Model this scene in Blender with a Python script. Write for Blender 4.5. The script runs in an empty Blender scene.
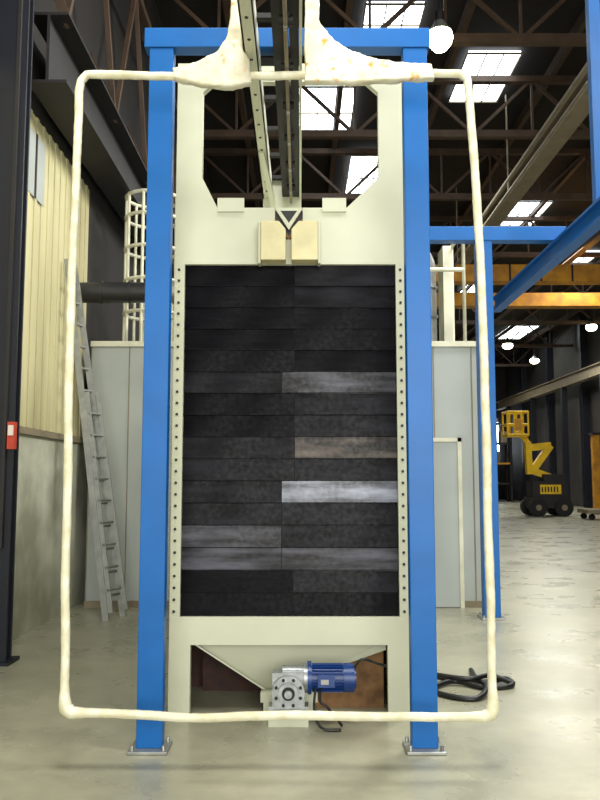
import bpy, bmesh, math, random
from mathutils import Vector, noise, Matrix
random.seed(7)
S = bpy.context.scene
S.view_settings.view_transform = 'Standard'
S.view_settings.look = 'None'

# ---------------------------------------------------------------- materials
def lin(c):
    return tuple(((x/255)/12.92 if x/255 <= .04045 else ((x/255+.055)/1.055)**2.4) for x in c)
def mat(name, rgb, rough=.5, metal=0., var=.12, scale=3., rgb2=None, bump=0., emit=0., spec=.5, detail=5, stretch=None, lo=.35, hi=.65):
    m = bpy.data.materials.new(name); m.use_nodes = True
    nt = m.node_tree; b = nt.nodes['Principled BSDF']
    c = lin(rgb)
    b.inputs['Roughness'].default_value = rough
    b.inputs['Metallic'].default_value = metal
    b.inputs['Specular IOR Level'].default_value = spec
    tc = nt.nodes.new('ShaderNodeTexCoord'); mp = nt.nodes.new('ShaderNodeMapping')
    if stretch: mp.inputs['Scale'].default_value = stretch
    nz = nt.nodes.new('ShaderNodeTexNoise'); nz.inputs['Scale'].default_value = scale; nz.inputs['Detail'].default_value = detail
    cr = nt.nodes.new('ShaderNodeValToRGB')
    c2 = lin(rgb2) if rgb2 else tuple(x*(1-var*2) for x in c)
    cr.color_ramp.elements[0].position = lo; cr.color_ramp.elements[1].position = hi
    cr.color_ramp.elements[0].color = (*c2, 1); cr.color_ramp.elements[1].color = (*c, 1)
    nt.links.new(tc.outputs['Object'], mp.inputs['Vector']); nt.links.new(mp.outputs[0], nz.inputs['Vector'])
    nt.links.new(nz.outputs['Fac'], cr.inputs['Fac']); nt.links.new(cr.outputs[0], b.inputs['Base Color'])
    if bump:
        bp = nt.nodes.new('ShaderNodeBump'); bp.inputs['Strength'].default_value = bump; bp.inputs['Distance'].default_value = .02
        nt.links.new(nz.outputs['Fac'], bp.inputs['Height']); nt.links.new(bp.outputs[0], b.inputs['Normal'])
    if emit:
        b.inputs['Emission Color'].default_value = (*c, 1); b.inputs['Emission Strength'].default_value = emit
    return m

BLUE = mat('blue_paint', (5,94,170), .4, var=.06, scale=4, spec=.35)
CREAM = mat('cream_paint', (202,204,182), .5, var=.04, scale=2)
CREAMY = mat('yellowed_cream_paint', (222,212,166), .5, var=.08, scale=6)
TAPE = mat('masking_tape', (230,228,208), .6, rgb2=(210,203,170), scale=12, bump=.15)
FILM = mat('masking_film_stained', (228,224,206), .5, rgb2=(212,204,174), scale=7, bump=.4)
nt = FILM.node_tree; b = nt.nodes['Principled BSDF']
n2 = nt.nodes.new('ShaderNodeTexNoise'); n2.inputs['Scale'].default_value = 16; n2.inputs['Detail'].default_value = 3
tc2 = nt.nodes.new('ShaderNodeTexCoord'); nt.links.new(tc2.outputs['Object'], n2.inputs['Vector'])
r2 = nt.nodes.new('ShaderNodeValToRGB'); r2.color_ramp.elements[0].position=.61; r2.color_ramp.elements[1].position=.72
mx = nt.nodes.new('ShaderNodeMixRGB'); mx.inputs[2].default_value = (*lin((220,150,60)),1)
old = b.inputs['Base Color'].links[0].from_socket
nt.links.new(n2.outputs['Fac'], r2.inputs['Fac']); nt.links.new(r2.outputs[0], mx.inputs[0]); nt.links.new(old, mx.inputs[1]); nt.links.new(mx.outputs[0], b.inputs['Base Color'])

DARK = mat('dark_steel', (28,25,26), .6, var=.2)
NAVY = mat('navy_column_paint', (8,13,30), .5, var=.2)
BROWN = mat('roof_brown_steel', (78,58,42), .7, var=.2)
ROOF = mat('roof_sheet_dark', (30,23,19), .9, var=.25, scale=1.2)
GREYB = mat('grey_beam', (136,124,102), .6)
ALU = mat('aluminium', (160,162,158), .4, .6, scale=10)
SILVER = mat('cast_aluminium', (160,164,166), .38, .6, scale=20, bump=.1)
MOTORB = mat('motor_blue', (12,56,125), .35, var=.1)
BLACK = mat('black_plastic', (12,12,14), .4)
HOLE = mat('bolt_dark', (30,30,28), .5)
WHITEP = mat('white_panel', (170,176,172), .5, var=.05, scale=1.5)
WHITER = mat('white_rail_paint', (222,220,196), .5)
RUST = mat('rust_brown', (150,112,72), .8, rgb2=(104,74,46), scale=8)
DBROWN = mat('dark_brown_steel', (74,46,38), .8, rgb2=(48,32,29), scale=6)  # dark brown mottled steel for the back panels
YEL = mat('yellow_paint', (240,196,20), .45)
CRANE = mat('crane_yellow', (205,145,30), .55, rgb2=(165,110,30))
TYRE = mat('tyre_rubber', (22,22,22), .8)
RED = mat('red_sign', (190,60,35), .5)
WHITE = mat('white_sign', (225,215,205), .5)
SKYL = mat('skylight_glazing', (236,247,255), .5, var=0, emit=7)
LAMP = mat('lamp_glow', (255,250,205), .5, var=0, emit=14)
CONC = mat('wall_concrete', (204,204,188), .85, rgb2=(156,156,138), scale=1.6, bump=.1)
WALLM = mat('wall_cladding_cream', (204,197,155), .6, rgb2=(158,150,112), scale=1.2, stretch=(1,1,.2))
WALLD = mat('wall_upper_dark', (34,30,28), .8)
FARW = mat('far_wall', (56,52,48), .8, rgb2=(26,24,24), scale=.4)
DUCT = mat('duct_dark_galvanised', (66,66,68), .35, .6)

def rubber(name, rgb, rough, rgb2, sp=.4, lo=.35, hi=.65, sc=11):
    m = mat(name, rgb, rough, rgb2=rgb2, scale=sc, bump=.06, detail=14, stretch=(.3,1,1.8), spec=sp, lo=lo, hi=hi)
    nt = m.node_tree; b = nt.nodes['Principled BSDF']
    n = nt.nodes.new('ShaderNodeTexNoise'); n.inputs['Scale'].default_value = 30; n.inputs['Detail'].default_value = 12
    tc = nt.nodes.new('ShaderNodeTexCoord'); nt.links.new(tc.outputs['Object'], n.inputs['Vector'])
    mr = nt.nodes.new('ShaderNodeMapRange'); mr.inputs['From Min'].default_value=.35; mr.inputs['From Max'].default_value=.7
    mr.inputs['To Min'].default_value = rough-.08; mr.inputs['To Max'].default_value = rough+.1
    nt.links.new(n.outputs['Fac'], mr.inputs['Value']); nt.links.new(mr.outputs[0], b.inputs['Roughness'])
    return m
R0 = rubber('rubber_black', (9,7,13), .38, (3,2,6), .07)
R1 = rubber('rubber_charcoal', (30,29,37), .38, (9,8,13), .1, .4, .72, 9)  # dark grey streaks over a near-black base
R2 = rubber('rubber_pale_highlight', (84,83,94), .36, (18,17,22), .2, .4, .72, 8)  # reflection streaks painted into the colour as pale grey patches
R4 = rubber('rubber_brownish', (92,82,76), .38, (22,19,19), .2, .4, .7, 8)  # brownish strip, its reflection painted in as lighter streaks
R3 = rubber('rubber_bright_highlight', (158,163,182), .34, (44,46,58), .4, .36, .7, 7)  # brightest strip, glossy highlight painted into the base colour

# concrete floor
FL = mat('polished_concrete', (172,169,147), .3, rgb2=(150,148,128), scale=.8, detail=9, spec=.55)
nt = FL.node_tree; b = nt.nodes['Principled BSDF']
n = nt.nodes.new('ShaderNodeTexNoise'); n.inputs['Scale'].default_value=1.6; n.inputs['Detail'].default_value=10
n3 = nt.nodes.new('ShaderNodeTexNoise'); n3.inputs['Scale'].default_value=5; n3.inputs['Detail'].default_value=15; n3.inputs['Roughness'].default_value=.7
tc = nt.nodes.new('ShaderNodeTexCoord'); nt.links.new(tc.outputs['Object'], n.inputs['Vector']); nt.links.new(tc.outputs['Object'], n3.inputs['Vector'])
mr = nt.nodes.new('ShaderNodeMapRange'); mr.inputs['To Min'].default_value=.14; mr.inputs['To Max'].default_value=.46
nt.links.new(n.outputs['Fac'], mr.inputs['Value']); nt.links.new(mr.outputs[0], b.inputs['Roughness'])
r3 = nt.nodes.new('ShaderNodeValToRGB'); r3.color_ramp.elements[0].position=.3; r3.color_ramp.elements[0].color=(.55,.55,.54,1); r3.color_ramp.elements[1].position=.62; r3.color_ramp.elements[1].color=(1,1,1,1)
mm = nt.nodes.new('ShaderNodeMixRGB'); mm.blend_type='MULTIPLY'; mm.inputs[0].default_value=.5
old = b.inputs['Base Color'].links[0].from_socket
nt.links.new(n3.outputs['Fac'], r3.inputs['Fac']); nt.links.new(old, mm.inputs[1]); nt.links.new(r3.outputs[0], mm.inputs[2]); nt.links.new(mm.outputs[0], b.inputs['Base Color'])

# ---------------------------------------------------------------- mesh builder
class M:
    def __init__(s): s.bm = bmesh.new(); s.mats = []
    def mi(s, m):
        if m not in s.mats: s.mats.append(m)
        return s.mats.index(m)
    def faces(s, verts, fs, m, smooth=False):
        vs = [s.bm.verts.new(v) for v in verts]; i = s.mi(m)
        for f in fs:
            try:
                fc = s.bm.faces.new([vs[k] for k in f]); fc.material_index = i; fc.smooth = smooth
            except ValueError: pass
    def box(s, x0,x1,y0,y1,z0,z1, m):
        v=[(x0,y0,z0),(x1,y0,z0),(x1,y1,z0),(x0,y1,z0),(x0,y0,z1),(x1,y0,z1),(x1,y1,z1),(x0,y1,z1)]
        s.faces(v,[(0,3,2,1),(4,5,6,7),(0,1,5,4),(1,2,6,5),(2,3,7,6),(3,0,4,7)],m)
    def beam(s, p, q, w, h, m, up=(0,0,1)):
        p=Vector(p); q=Vector(q); d=(q-p).normalized(); u=Vector(up)
        if abs(d.dot(u))>.98: u=Vector((0,1,0))
        a=d.cross(u).normalized(); c=a.cross(d).normalized(); v=[]
        for e in (p,q):
            for sa,sc in ((-1,-1),(1,-1),(1,1),(-1,1)): v.append(e+a*sa*w/2+c*sc*h/2)
        s.faces(v,[(0,3,2,1),(4,5,6,7),(0,1,5,4),(1,2,6,5),(2,3,7,6),(3,0,4,7)],m)
    def ibeam(s, p, q, w, h, m, t=.02, up=(0,0,1)):
        p=Vector(p); q=Vector(q); d=(q-p).normalized(); u=Vector(up)
        a=d.cross(u).normalized(); c=a.cross(d).normalized()
        s.beam(p+c*(h/2-t/2),q+c*(h/2-t/2),w,t,m,up); s.beam(p-c*(h/2-t/2),q-c*(h/2-t/2),w,t,m,up); s.beam(p,q,t,h-2*t,m,up)
    def cyl(s, p, q, r, m, n=16, r2=None):
        p=Vector(p); q=Vector(q); d=(q-p).normalized(); u=Vector((0,0,1))
        if abs(d.dot(u))>.9: u=Vector((0,1,0))
        a=d.cross(u).normalized(); c=a.cross(d).normalized(); r2=r if r2 is None else r2; v=[]
        for e,rr in ((p,r),(q,r2)):
            for k in range(n):
                t=2*math.pi*k/n; v.append(e+a*math.cos(t)*rr+c*math.sin(t)*rr)
        s.faces(v,[(k,(k+1)%n,n+(k+1)%n,n+k) for k in range(n)],m,True)
        s.faces(v[:n],[tuple(reversed(range(n)))],m); s.faces(v[n:],[tuple(range(n))],m)
    def lathe(s, cx, cy, prof, m, n=20):
        v=[]
        for r,z in prof:
            for k in range(n):
                t=2*math.pi*k/n; v.append((cx+r*math.cos(t),cy+r*math.sin(t),z))
        s.faces(v,[(i*n+k,i*n+(k+1)%n,(i+1)*n+(k+1)%n,(i+1)*n+k) for i in range(len(prof)-1) for k in range(n)],m,True)
    def prism(s, pts, y0, y1, m):
        n=len(pts); v=[(x,y0,z) for x,z in pts]+[(x,y1,z) for x,z in pts]
        s.faces(v,[tuple(range(n)),tuple(range(2*n-1,n-1,-1))]+[(k,n+k,n+(k+1)%n,(k+1)%n) for k in range(n)],m)
    def tube(s, path, rad, m, n=10, closed=False):
        P=[Vector(p) for p in path]; N=len(P); v=[]; pa=None
        for i in range(N):
            if closed: d=(P[(i+1)%N]-P[i-1]).normalized()
            else: d=(P[min(i+1,N-1)]-P[max(i-1,0)]).normalized()
            if pa is None:
                u=Vector((0,1,0)) if abs(d.y)<.9 else Vector((0,0,1)); a=d.cross(u).normalized()
            else:
                a=(pa-d*pa.dot(d)).normalized()
            pa=a; c=d.cross(a)
            for k in range(n):
                t=2*math.pi*k/n; r=rad(P[i],k) if callable(rad) else rad
                v.append(P[i]+a*math.cos(t)*r+c*math.sin(t)*r)
        fs=[]
        for i in range(N if closed else N-1):
            j=(i+1)%N
            for k in range(n): fs.append((i*n+k,j*n+k,j*n+(k+1)%n,i*n+(k+1)%n))
        if not closed: fs+= [tuple(range(n)),tuple(range((N-1)*n,N*n))]
        s.faces(v,fs,m,True)
    def done(s, name, bevel=0, parent=None):
        bmesh.ops.recalc_face_normals(s.bm, faces=s.bm.faces)
        me=bpy.data.meshes.new(name); s.bm.to_mesh(me); s.bm.free()
        for m in s.mats: me.materials.append(m)
        o=bpy.data.objects.new(name, me); S.collection.objects.link(o)
        if bevel:
            bv=o.modifiers.new('bevel','BEVEL'); bv.width=bevel; bv.segments=2; bv.limit_method='ANGLE'
        if parent: o.parent=parent
        return o
def spline(pts, n=12):
    P=[Vector(p) for p in pts]; P=[2*P[0]-P[1]]+P+[2*P[-1]-P[-2]]; out=[]
    for i in range(1,len(P)-2):
        for k in range(n):
            t=k/n; a,b_,c,d=P[i-1],P[i],P[i+1],P[i+2]
            out.append(.5*((2*b_)+(c-a)*t+(2*a-5*b_+4*c-d)*t*t+(3*b_-a-3*c+d)*t**3))
    out.append(P[-2]); return out

# ---------------------------------------------------------------- room shell
m=M(); m.box(-3.1,16.4,-9,62,-.2,0,FL); m.done('floor')
m=M(); m.box(-3.1,16.4,-4,62,11,11.2,ROOF)
for i in range(8):
    x=-1.5+i*2.4; m.box(x,x+.12,-2,61.8,10.75,11,BROWN)
m.done('ceiling')
m=M()
m.box(-3.1,-2.85,-2,62,0,2.1,CONC); m.box(-3.1,-2.86,-2,10.4,2.1,5.5,WALLM)
for i in range(56):
    y=-1.9+i*.22; m.box(-2.86,-2.845,y,y+.07,2.14,5.5,WALLM)
m.box(-3.1,-2.86,10.4,62,2.1,5.5,WALLD); m.box(-3.1,-2.86,-2,62,5.5,11,WALLD)
m.box(-2.85,-2.82,-2,10.4,2.06,2.13,GREYB)
m.box(-2.85,-2.84,7.9,8.5,4.6,5.3,WHITEP); m.box(-2.84,-2.83,8.18,8.22,4.6,5.3,DARK)
m.done('wall_left')
m=M(); m.box(16.2,16.4,-2,62,0,11,FARW)
for y in range(8,60,6): m.box(15.8,16.2,y,y+.4,0,11,NAVY)
m.done('wall_right')
m=M(); m.box(-2.86,16.2,61.8,62,0,11,FARW)
for i in range(9): m.box(-1+i*2,-.8+i*2,61.6,61.8,0,11,DARK)
m.done('wall_back')

# skylights
sk=[(1.32,2.45,14.7,16.1),(3.7,4.85,16.5,18.7),(-.02,1.32,18,20.7),(1.5,2.65,22,25.4),(7.3,8.5,25.8,28.3),(11.1,12.4,31.8,34.8),(12.9,14.6,47.5,52),(8.0,9.2,36,39)]
for i,(a,b_,c,d) in enumerate(sk):
    m=M(); m.box(a,b_,c,d,10.9,10.95,SKYL)
    for y in (c-.04,(c+d)/2-.015,d): m.box(a-.04,b_+.04,y,y+.03,10.86,10.9,GREYB)
    for x in (a-.04,a+(b_-a)/3,a+(b_-a)*2/3,b_): m.box(x,x+.025,c,d,10.86,10.9,GREYB)
    m.done('window_%d'%(i+1))

# roof trusses
for y in (9.5,13.4,17.3,21.3,27,33,39,46,54):
    m=M(); zb,zt=9.4,10.7
    m.beam((-2.8,y,zb),(16.1,y,zb),.16,.16,BROWN); m.beam((-2.8,y,zt),(16.1,y,zt),.16,.14,BROWN)
    x=-2.8; k=0
    while x<16:
        x2=min(x+1.35,16.1)
        m.beam((x,y,zb if k%2 else zt),(x2,y,zt if k%2 else zb),.07,.07,BROWN); m.beam((x2,y,zb),(x2,y,zt),.05,.05,BROWN)
        x=x2; k+=1
    m.done('roof_truss')
m=M(); m.ibeam((5.6,9,9.1),(5.6,50,9.1),.4,.4,GREYB); m.done('roof_girder')
m=M(); m.ibeam((9.2,11,9.15),(9.2,60,9.15),.25,.35,BROWN); m.done('roof_girder')
m=M()
for z,r in ((8.6,.05),(8.3,.035)): m.cyl((4.9,12,z),(4.9,60,z),r,GREYB)
for y in range(12,60,6): m.beam((4.9,y,8.3),(4.9,y,10.7),.03,.03,GREYB)
m.done('roof_pipework')

# crane runway on the left wall
m=M(); m.ibeam((-2.55,7.6,5.95),(-2.55,60,5.95),.4,.75,DARK,.03)
for i in range(14):
    y=7.8+i*2.2; m.beam((-2.8,y,7.2),(-2.4,y,6.3),.08,.1,BROWN); m.beam((-2.45,y,6.3),(-2.45,y+1.1,8.8),.06,.06,BROWN); m.beam((-2.45,y+2.2,6.3),(-2.45,y+1.1,8.8),.06,.06,BROWN)
m.beam((-2.45,7.6,8.8),(-2.45,48,8.8),.12,.12,BROWN)
m.done('crane_runway')
m=M(); m.ibeam((15.1,8,7.1),(15.1,60,7.1),.4,.6,GREYB,.04)
for y in range(9,60,6): m.beam((15.1,y,0),(15.1,y,6.8),.3,.3,NAVY)
m.done('crane_runway')

# bridge crane
m=M(); m.box(.5,15.3,24.8,25.3,7.9,8.45,CRANE); m.box(.5,15.3,26.6,27.1,7.5,7.95,CRANE)
for x in (.6,14.8): m.box(x,x+.4,24.4,27.5,7.42,7.9,CRANE)
for i in range(15): m.box(.7+i,.76+i,24.78,24.8,7.9,8.45,DARK)
m.box(10.4,11.4,25.3,26.6,7.9,8.6,DARK); m.cyl((10.9,26,6.3),(10.9,26,7.9),.03,DARK)
m.done('bridge_crane')

# high bay lamps
for (x,y,z,r) in ((2.35,12.6,8.9,.22),(11.1,33,9,.26),(11.7,44,9,.3),(14.4,38.5,9,.28),(14.9,49.7,9,.3),(9.5,52,9,.3)):
    m=M(); k_=.8 if y>20 else 1
    m.lathe(x,y,[(.01,z-.17*k_),(r*.5,z-.14*k_),(r*.85,z-.04),(r,z+.06),(r*.9,z+.16)],LAMP)
    m.cyl((x,y,z+.16),(x,y,z+.36),r*.9,ALU,20,.08); m.cyl((x,y,z+.36),(x,y,z+.52),.08,DARK); m.cyl((x,y,z+.52),(x,y,10.7),.012,DARK,6)
    m.done('high_bay_lamp')

# near steel column left
m=M(); m.box(-2.82,-2.54,7.0,7.03,0,11,NAVY); m.box(-2.82,-2.56,7.17,7.2,0,11,NAVY); m.box(-2.69,-2.66,7.03,7.17,0,11,NAVY)
m.box(-2.84,-2.50,6.96,7.24,0,.03,NAVY); m.box(-2.62,-2.59,6.95,7.0,1.0,8,DARK); m.done('steel_column')
m=M(); m.box(-2.575,-2.51,6.94,7.0,1.86,2.10,RED); m.box(-2.566,-2.52,6.93,6.94,1.98,2.07,WHITE); m.done('fire_call_point')

# ---------------------------------------------------------------- rear cabin
m=M(); m.box(-2.69,2.3,10.1,14.5,0,3.36,WHITEP)
for i in range(11):
    x=-2.69+i*.49; m.box(x-.006,x+.006,10.09,10.1,.08,3.3,GREYB)
m.box(-2.7,2.31,10.07,10.1,3.3,3.37,WHITER); m.box(-2.7,2.31,10.07,10.1,0,.08,GREYB)
m.done('enclosure_cabin')
m=M(); m.box(1.25,1.3,10.03,10.07,0,2.12,WHITER); m.box(2.0,2.05,10.03,10.07,0,2.12,WHITER); m.box(1.25,2.05,10.03,10.07,2.07,2.12,WHITER)
m.box(1.3,2.0,10.05,10.07,0.01,2.07,WHITEP); m.cyl((1.37,9.99,1.02),(1.47,9.99,1.02),.012,ALU); m.cyl((1.37,9.99,1.02),(1.37,10.05,1.02),.012,ALU); m.done('door_1')

# safety cage on roof, left
m=M(); cx,cy=-2.06,10.75
for z in (3.4,3.85,4.3,4.75,5.2,5.5):
    m.tube([(cx+.37*math.cos(t*math.pi/9),cy+.36*math.sin(t*math.pi/9),z) for t in range(18)],.026,WHITER,6,True)
for t in range(1,18,2): m.cyl((cx+.37*math.cos(t*math.pi/9),cy+.36*math.sin(t*math.pi/9),3.37),(cx+.37*math.cos(t*math.pi/9),cy+.36*math.sin(t*math.pi/9),5.5),.022,WHITER,6)
m.box(cx-.25,cx+.9,cy+.5,cy+.6,3.37,4.2,WHITER)
m.done('safety_cage')
m=M()
for z in (4.4,4.95): m.cyl((-1.5,10.4,z),(2.2,10.4,z),.03,WHITER,8)
for x in (-1.5,-.9,-.2,.5,1.2,2.2): m.cyl((x,10.4,3.37),(x,10.4,4.95),.025,WHITER,8)
for i in range(5): m.cyl((2.2,10.4+i*.8,3.37),(2.2,10.4+i*.8,4.95),.025,WHITER,8)
m.cyl((2.2,10.4,4.95),(2.2,13.6,4.95),.03,WHITER,8); m.done('guard_rail')
m=M(); m.cyl((-2.8,9.75,3.93),(-1.6,9.75,3.93),.13,DUCT,20); m.cyl((-1.6,9.75,3.93),(-1.45,9.75,3.93),.15,ALU,20)
for x in (-2.5,-2.15,-1.8): m.cyl((x,9.75,3.93),(x+.03,9.75,3.93),.145,DUCT,20)
m.tube(spline([(-1.45,9.75,3.93),(-1.2,9.75,3.91),(-1.08,9.9,3.80),(-1.08,10.3,3.60),(-1.08,10.5,3.52)]),.13,DUCT,14)
m.done('air_duct')
m=M(); m.tube(spline([(1.75,10.7,3.37),(1.75,10.7,4.2),(1.72,10.7,4.6),(1.5,10.7,4.8),(1.2,10.7,4.82)]),.13,ALU,18)
for z in (3.4,3.8,4.2): m.cyl((1.75,10.7,z),(1.75,10.7,z+.03),.15,ALU,18)
m.cyl((1.72,10.8,4.8),(1.72,10.8,5.1),.1,ALU); m.box(1.2,1.5,10.8,11.2,3.37,4.7,WHITER); m.box(2.0,2.12,10.8,11.2,3.37,4.85,WHITER)
m.done('exhaust_duct')

# ---------------------------------------------------------------- blue portals
def portal(xl,xr,y,w,dz,top,hb,bl,br):
    m=M()
    for x in (xl,xr):
        m.box(x-w/2,x+w/2,y,y+dz,.02,top-hb,BLUE); m.box(x-w/2-.04,x+w/2+.04,y-.06,y+dz+.06,0,.02,ALU)
        for sx in (-1,1):
            for sy in (-.035,dz+.035): m.cyl((x+sx*(w/2+.015),y+sy,.02),(x+sx*(w/2+.015),y+sy,.05),.012,ALU,8)
    m.box(bl,br,y-.01,y+dz+.01,top-hb,top,BLUE)
    return m
m=portal(-.89,.738,4.83,.154,.09,4.49,.13,-1.0,.835); m.done('portal_frame',.006)
m=portal(1.42,2.21,9.25,.19,.14,4.62,.17,1.3,3.2); m.done('portal_frame',.008)
m=M(); m.ibeam((3.1,3,4.33),(3.1,12.3,4.33),.14,.22,BLUE,.03); m.box(3.13,3.25,8.1,8.2,4.44,10.9,BLUE)
m.box(3.05,3.3,8.05,8.25,4.44,4.46,BLUE); m.done('monorail_beam')

# ---------------------------------------------------------------- blasting booth front
Y=5.5; T=.06
m=M()
L,R=-.89,.745
m.box(L,-.705,Y,Y+T,3.53,4.48,CREAM); m.box(.567,R,Y,Y+T,3.53,4.48,CREAM)
m.box(L,R,Y,Y+T,4.48,4.62,CREAM)
m.prism([(-.705,3.53),(-.59,3.53),(-.705,3.76)],Y,Y+T,CREAM); m.prism([(.567,3.53),(.567,3.76),(.33,3.53)],Y,Y+T,CREAM)
m.prism([(-.705,4.48),(-.705,4.40),(-.62,4.48)],Y,Y+T,CREAM); m.prism([(.567,4.48),(.48,4.48),(.567,4.40)],Y,Y+T,CREAM)
m.box(L,-.18,Y,Y+T,3.12,3.53,CREAM); m.box(.02,R,Y,Y+T,3.12,3.53,CREAM); m.box(-.18,.02,Y,Y+T,3.12,3.30,CREAM)
m.box(L,-.82,Y,Y+T,.665,3.12,CREAM); m.box(.68,R,Y,Y+T,.665,3.12,CREAM)
m.box(L,R,Y,Y+T,.478,.665,CREAM)
m.box(L,-.745,Y,Y+T,0,.478,CREAM); m.box(.595,R,Y,Y+T,0,.478,CREAM)
m.box(-.82,.68,Y+.058,Y+.08,.665,3.12,DARK)
m.box(L,L+.04,Y+T,10.05,0,3.45,CREAM); m.box(R-.04,R,Y+T,10.05,0,3.45,CREAM); m.box(L,R,Y+T,10.05,3.41,3.45,CREAM)
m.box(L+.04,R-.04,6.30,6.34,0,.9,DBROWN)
m.box(-.59,-.40,Y-.02,Y,3.50,3.60,CREAM); m.box(.16,.33,Y-.02,Y,3.50,3.60,CREAM)
m.box(-.62,.45,Y+.3,Y+.36,3.56,3.64,CREAM)
for i in range(31):
    z=.70+i*(2.38/30)
    for x in (-.86,.712): m.cyl((x,Y-.006,z),(x,Y+.001,z),.010,HOLE,8)
m.prism([(-.18,3.53),(-.155,3.53),(-.08,3.42),(-.005,3.53),(.02,3.53),(-.08,3.37)],Y-.01,Y+.02,CREAM)
m.box(-.18,.02,Y+.05,Y+.06,3.30,3.53,BLACK)
m.prism([(-.18,3.47),(-.08,3.33),(.02,3.47),(.02,3.44),(-.08,3.30),(-.18,3.44)],Y+.02,Y+.04,RUST)
m.done('blasting_booth_front')
m=M()
for s,xa,xb in ((1,-.275,-.10),(-1,.125,-.06)):
    m.prism([(xa,3.12),(xb,3.12),(xb,3.34),(xb-.05*s,3.40),(xa,3.40)],5.38,5.495,CREAMY)
    m.box(min(xa,xa-.02*s),max(xa,xa-.02*s),5.40,5.495,3.10,3.40,CREAM)
m.done('guide_bracket',.006)

# strip curtain
m=M(); rows=16; h=(3.12-.665)/rows
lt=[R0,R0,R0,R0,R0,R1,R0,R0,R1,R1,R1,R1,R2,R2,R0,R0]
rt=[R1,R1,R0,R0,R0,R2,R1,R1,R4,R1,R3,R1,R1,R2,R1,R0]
seam=[-.04,-.04,-.04,-.04,-.04,-.13,-.04,-.04,-.04,-.04,-.13,-.13,-.13,-.13,-.05,-.05]
for i in range(rows):
    zt=3.12-i*h; zb=zt-h
    for side in (0,1):
        x0,x1=(-.82,seam[i]) if side==0 else (seam[i]+.004,.68)
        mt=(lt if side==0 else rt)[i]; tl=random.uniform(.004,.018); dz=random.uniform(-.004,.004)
        y0=Y+.03; nx=12; nz=4; vs=[];fs=[]; ph=random.uniform(0,6)
        for a in range(nz+1):
            for b_ in range(nx+1):
                t=a/nz; x=x0+(x1-x0)*b_/nx
                vs.append((x,y0+tl*(1-t)+.0025*math.sin(b_*.9+ph+t*2),zt-h*t+dz*(b_/nx)*(0 if i in(0,15) else 1)))
        for a in range(nz):
            for b_ in range(nx): k=a*(nx+1)+b_; fs.append((k,k+1,k+nx+2,k+nx+1))
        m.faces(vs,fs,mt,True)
        m.box(x0,x1,y0-.004,y0+.012,zb+.001,zb+.006,R0)
m.done('rubber_strip_curtain')

# hopper under curtain
m=M()
m.faces([(-.745,5.62,.478),(.595,5.62,.478),(.595,5.62,.42),(.2,5.68,.27),(.05,5.72,.14),(-.25,5.72,.14)],[(0,1,2,3,4,5)],CREAM)
m.faces([(-.745,5.62,.478),(-.25,5.72,.14),(-.25,6.0,.14),(-.745,6.2,.478)],[(0,1,2,3)],CREAM)
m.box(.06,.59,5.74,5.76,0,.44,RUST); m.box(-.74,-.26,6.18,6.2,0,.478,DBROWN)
m.box(-.27,.12,5.57,5.73,.08,.14,CREAM); m.box(-.25,-.19,5.57,5.62,0,.08,CREAM); m.box(.05,.1,5.57,5.62,0,.08,CREAM)
m.beam((-.735,5.6,.472),(-.25,5.66,.15),.03,.012,CREAM)
m.done('collection_hopper')

# gear motor
m=M(); gx,gz=-.075,.225; gy=5.28
m.box(gx-.105,gx+.105,gy+.02,gy+.16,gz-.115,gz+.115,SILVER)
m.cyl((gx,gy-.02,gz),(gx,gy+.03,gz),.105,SILVER,28); m.cyl((gx,gy-.045,gz),(gx,gy-.02,gz),.065,SILVER,24)
m.cyl((gx,gy-.05,gz),(gx,gy-.044,gz),.042,DARK,24); m.cyl((gx,gy-.07,gz),(gx,gy-.05,gz),.025,SILVER,16)
for k in range(8):
    t=k*math.pi/4+.39; m.cyl((gx+.085*math.cos(t),gy-.03,gz+.085*math.sin(t)),(gx+.085*math.cos(t),gy-.018,gz+.085*math.sin(t)),.011,DARK,6)
for sx in (-1,1):
    m.box(gx+sx*.10-.03,gx+sx*.10+.03,gy+.03,gy+.15,gz-.135,gz-.10,SILVER)
m.cyl((gx-.04,gy+.09,gz+.10),(gx+.10,gy+.09,gz+.10),.05,SILVER,20)
zm=.295
m.cyl((gx+.10,gy+.09,zm),(gx+.125,gy+.09,zm),.095,SILVER,24)
m.cyl((gx+.125,gy+.09,zm),(gx+.15,gy+.09,zm),.105,MOTORB,24)
m.cyl((gx+.15,gy+.09,zm),(gx+.36,gy+.09,zm),.078,MOTORB,28)
for k in range(24):
    t=k*math.pi/12; c,s_=math.cos(t),math.sin(t)
    m.beam((gx+.155,gy+.09+.083*c,zm+.083*s_),(gx+.355,gy+.09+.083*c,zm+.083*s_),.018,.006,MOTORB,up=(0,-s_,c))
m.cyl((gx+.36,gy+.09,zm),(gx+.43,gy+.09,zm),.092,MOTORB,28); m.cyl((gx+.43,gy+.09,zm),(gx+.442,gy+.09,zm),.07,MOTORB,28)
m.box(gx+.19,gx+.30,gy-.03,gy+.04,zm-.035,zm+.045,MOTORB)
m.box(gx+.21,gx+.26,gy-.033,gy-.03,zm-.015,zm+.015,ALU)
m.box(gx-.06,gx+.06,gy+.16,5.56,gz-.06,gz+.06,SILVER)
m.box(gx-.13,gx+.13,gy+.02,gy+.16,0,gz-.135,CREAM)
m.tube(spline([(.35,5.33,.36),(.40,5.32,.42),(.46,5.34,.41),(.51,5.4,.38),(.58,5.45,.35)]),.009,BLACK,8)
m.tube(spline([(.13,5.28,.25),(.13,5.24,.18),(.17,5.22,.15),(.22,5.24,.09),(.27,5.28,.015)]),.009,BLACK,8)
m.tube(spline([(.10,5.28,.25),(.09,5.23,.14),(.11,5.2,.06),(.16,5.2,.015),(.26,5.2,.012)]),.008,BLACK,8)
m.done('gear_motor')

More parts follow.
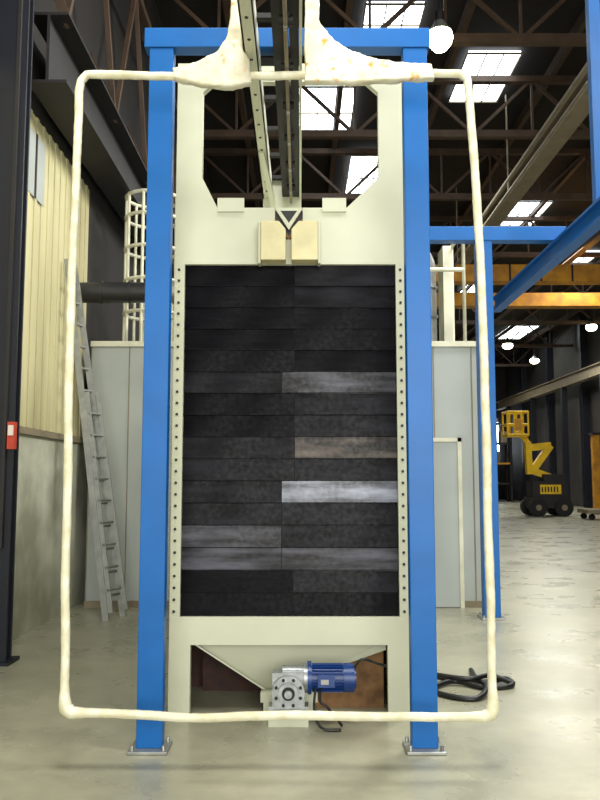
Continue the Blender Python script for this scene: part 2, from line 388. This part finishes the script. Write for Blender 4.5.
# ---------------------------------------------------------------- taped hanging frame
YF=4.5
key=[(-1.27,4.0),(-1.305,3.96),(-1.315,3.9),(-1.326,3.0),(-1.325,2.3),(-1.318,1.5),(-1.305,.8),(-1.297,.40),(-1.29,.34),(-1.255,.315),(-.6,.295),(0,.30),(.6,.30),(1.01,.30),(1.05,.315),(1.062,.36),(1.062,1.0),(1.064,1.8),(1.056,2.6),(1.035,3.3),(1.008,3.9),(1.0,3.975),(.96,4.01),(.5,4.02),(0,4.0),(-.6,3.99)]
path=[]
for i in range(len(key)):
    a=Vector((key[i][0],YF,key[i][1])); q=key[(i+1)%len(key)]; b_=Vector((q[0],YF,q[1]))
    n=max(1,int((b_-a).length/.018))
    for k in range(n):
        p=a.lerp(b_,k/n); w=noise.noise_vector(p*2.0)*.008+noise.noise_vector(p*7)*.0015; path.append(p+w)
def trad(p,k):
    v=.0245+.0022*noise.noise(p*4)+.0022*noise.noise(Vector((p.x*26,k*.9,p.z*26)))
    for cx,cz in ((-1.29,.33),(1.055,.33)):
        d=math.hypot(p.x-cx,p.z-cz); v+=.014*max(0,1-d/.12)
    return v
m=M(); m.tube(path,trad,TAPE,14,True)
root=m.done('taped_hanging_frame')
def lump(name,pts,y0,y1,mt):
    m=M(); m.prism(pts,y0,y1,mt); o=m.done(name,0,root)
    r=o.modifiers.new('remesh','REMESH'); r.mode='VOXEL'; r.voxel_size=.01; r.use_smooth_shade=True
    sm=o.modifiers.new('sm','SMOOTH'); sm.iterations=4; sm.factor=.5
    tx=bpy.data.textures.new(name+'_t','CLOUDS'); tx.noise_scale=.09
    d=o.modifiers.new('disp','DISPLACE'); d.texture=tx; d.strength=.02; d.mid_level=.4
    return o
lump('film_gusset_a',[(-.415,4.75),(-.345,4.75),(-.345,4.15),(-.30,4.08),(-.29,3.94),(-.45,3.91),(-.60,3.93),(-.75,3.97),(-.76,4.03),(-.60,4.07),(-.50,4.13),(-.44,4.22),(-.415,4.35)],YF-.03,YF+.03,FILM)
lump('film_gusset_b',[(.03,4.75),(.095,4.75),(.115,4.33),(.19,4.22),(.30,4.14),(.45,4.09),(.78,4.05),(.80,3.97),(.5,3.955),(.3,3.94),(.03,3.95)],YF-.03,YF+.03,FILM)

# ---------------------------------------------------------------- overhead conveyor
m=M()
m.box(-.335,-.325,2.6,7.0,4.13,4.32,CREAM); m.box(-.335,-.255,2.6,7.0,4.13,4.14,CREAM); m.box(-.335,-.255,2.6,7.0,4.31,4.32,CREAM)
m.box(-.262,-.255,2.6,7.0,4.13,4.32,CREAM)
for i in range(20): m.cyl((-.295,2.8+i*.22,4.125),(-.295,2.8+i*.22,4.131),.010,HOLE,8)
m.ibeam((-.115,2.6,4.22),(-.115,7.0,4.22),.09,.15,DARK,.012); m.ibeam((-.035,2.6,4.22),(-.035,7.0,4.22),.055,.15,DARK,.012)
m.box(-.005,.012,2.6,7.0,4.12,4.3,CREAM)
for i in range(9):
    y=2.9+i*.5; m.box(-.255,-.005,y,y+.05,4.30,4.33,DARK); m.cyl((-.115,y+.2,4.10),(-.04,y+.2,4.10),.03,DARK,12); m.box(-.09,-.07,y+.18,y+.22,4.05,4.15,ALU)
m.tube([(-.08,2.7+t*.1,4.07+.012*math.sin(t*3)) for t in range(43)],.012,GREYB,6)
m.beam((-.3,5.9,4.13),(-.16,6.9,3.7),.04,.04,CREAM); m.box(-.335,.012,6.95,7.03,3.46,4.35,CREAM)
m.done('overhead_conveyor')

# ---------------------------------------------------------------- ladder
m=M(); t0=Vector((-2.79,9.25,4.22)); w=Vector((.13,.30,0)); b0=Vector((-2.20,9.15,0))
for o_ in (Vector((0,0,0)),w): m.beam(b0+o_,t0+o_*(.35 if o_.length else 1),.03,.07,ALU,up=(1,0,0))
for i in range(1,16):
    t=i/16; p=b0.lerp(t0,t); m.cyl(p,p+w*(1-.65*t),.016,ALU,8)
b1=b0.lerp(t0,.02)+Vector((.06,0,0)); t1=b0.lerp(t0,.62)+Vector((.06,0,0))
for o_ in (Vector((0,.03,0)),w*.9): m.beam(b1+o_,t1+o_*.7,.025,.05,ALU,up=(1,0,0))
for i in range(1,10): p=b1.lerp(t1,i/10); m.cyl(p,p+w*.7,.014,ALU,8)
m.done('extension_ladder')

# power cable
m=M()
m.tube(spline([(.95,6.75,.02),(1.15,6.5,.02),(1.40,6.35,.02),(1.62,6.42,.03),(1.62,6.25,.02),(1.4,6.2,.02),(1.2,6.35,.03),(1.0,6.15,.02),(1.1,5.95,.02),(1.28,5.9,.02),(1.4,6.1,.05),(1.40,6.45,.02),(1.42,6.75,.02)]),.022,BLACK,8)
m.tube(spline([(.85,6.7,.06),(1.05,6.45,.06),(1.3,6.3,.06),(1.5,6.4,.06),(1.66,6.3,.02)]),.02,BLACK,8)
m.done('power_cable')

# ---------------------------------------------------------------- boom lift
y=34.6; m=M()
m.box(9.9,11.5,y-.6,y+.6,.35,.8,DARK)
for x in (10.15,11.25):
    for yy in (y-.75,y+.55): m.cyl((x,yy,.38),(x,yy+.25,.38),.38,TYRE,20); m.cyl((x,yy-.01,.38),(x,yy+.26,.38),.13,GREYB,12)
m.box(10.0,11.5,y-.5,y+.5,.8,1.5,DARK); m.box(10.3,11.2,y-.52,y-.5,.95,1.35,YEL); m.box(10.5,11.4,y-.45,y+.45,1.5,1.8,DARK)
for i in range(6): m.box(10.36+i*.13,10.42+i*.13,y-.53,y-.52,1.04,1.26,DARK)
m.beam((11.1,y,1.6),(10.0,y,2.0),.28,.28,YEL); m.beam((10.0,y,1.8),(9.95,y,3.2),.25,.34,YEL)
m.beam((10.0,y,2.95),(10.95,y,3.05),.28,.3,YEL); m.beam((10.95,y,3.05),(10.1,y,1.9),.25,.28,YEL); m.beam((10.0,y,3.1),(9.6,y,3.7),.2,.22,YEL)
for z in (3.5,3.95,4.5):
    for yy in (y-.4,y+.4): m.cyl((9.0,yy,z),(9.9,yy,z),.05,YEL,8)
    for x in (9.0,9.9): m.cyl((x,y-.4,z),(x,y+.4,z),.05,YEL,8)
for x in (9.0,9.3,9.6,9.9):
    for yy in (y-.4,y+.4): m.cyl((x,yy,3.5),(x,yy,4.5),.045,YEL,8)
m.box(9.0,9.9,y-.4,y+.4,3.42,3.5,YEL); m.box(9.3,9.6,y-.45,y-.4,3.7,4.2,CRANE); m.done('boom_lift')
m=M(); m.box(11.2,13.4,31.0,32.2,.25,.4,GREYB)
for x in (11.4,13.1):
    for yy in (31.1,32.0): m.cyl((x,yy,.12),(x,yy+.1,.12),.12,TYRE,12); m.box(x-.03,x+.03,yy,yy+.06,.12,.26,DARK)
m.done('platform_cart')
m=M(); m.box(13.35,13.65,36,36.3,0,3.6,CRANE); m.box(13.3,13.7,35.9,36.4,0,.1,DARK); m.box(13.3,13.7,35.9,36.4,3.6,3.7,DARK); m.done('yellow_post')
m=M()
m.box(14.5,15.5,61.55,61.6,3.0,6.0,SKYL); m.box(14.97,15.03,61.5,61.55,3.0,6.0,DARK)
for z in (2.95,4.5,6.0): m.box(14.45,15.55,61.5,61.55,z,z+.06,DARK)
m.done('window_9')
m=M(); m.box(8.9,10.9,44,46,0,4.8,CONC); m.box(8.8,11.0,43.9,46.1,4.8,4.95,GREYB); m.box(9.4,10.2,43.95,44,0,2.1,DARK); m.done('storage_enclosure')
m=M()
for x in (11.2,12.4,13.6,14.6):
    for yy in (55,56.2): m.box(x,x+.12,yy,yy+.12,0,5.5,DARK)
for z in (1.2,2.6,4.0,5.4): m.box(11.2,14.72,55,56.3,z,z+.12,CRANE if z==2.6 else DARK)
for i in range(6): m.box(11.4+i*.53,11.8+i*.53,55.2,56,1.32+(i%3)*1.4,2.1+(i%3)*1.4,GREYB)
m.done('storage_rack')

# ---------------------------------------------------------------- lights
def area(name,loc,rot,sx,sy,e,col=(1,1,1)):
    l=bpy.data.lights.new(name,'AREA'); l.shape='RECTANGLE'; l.size=sx; l.size_y=sy; l.energy=e; l.color=col
    o=bpy.data.objects.new(name,l); o.location=loc; o.rotation_euler=rot; S.collection.objects.link(o); return o
W=(1,.99,.92)
area('daylight_hall_door',(2,-8.5,3.6),(math.radians(90),0,0),9,6,1450,W)
for (x,y,e) in ((0,2,560),(6,2,560),(4,9,400),(8,14,400),(3,20,250),(10,26,500),(12,38,700),(9,50,700)):
    area('skylight_and_fill',(x,y,9.0),(0,0,0),2.5,2.5,e,W)
area('skylight_and_fill',(3.5,8.6,8.6),(0,math.radians(48),0),2,2,480,W)  # added fill lamp, tilted to brighten the left wall
w=bpy.data.worlds.new('World'); S.world=w; w.use_nodes=True
w.node_tree.nodes['Background'].inputs[0].default_value=(.95,.98,.95,1); w.node_tree.nodes['Background'].inputs[1].default_value=.38

# ---------------------------------------------------------------- camera
c=bpy.data.cameras.new('Camera'); o=bpy.data.objects.new('Camera',c); S.collection.objects.link(o)
o.location=(0,0,1.6); o.rotation_euler=(math.radians(90+5.7),0,0)
c.sensor_fit='VERTICAL'; c.sensor_height=24; c.lens=24*790/800; c.clip_end=200
S.camera=o
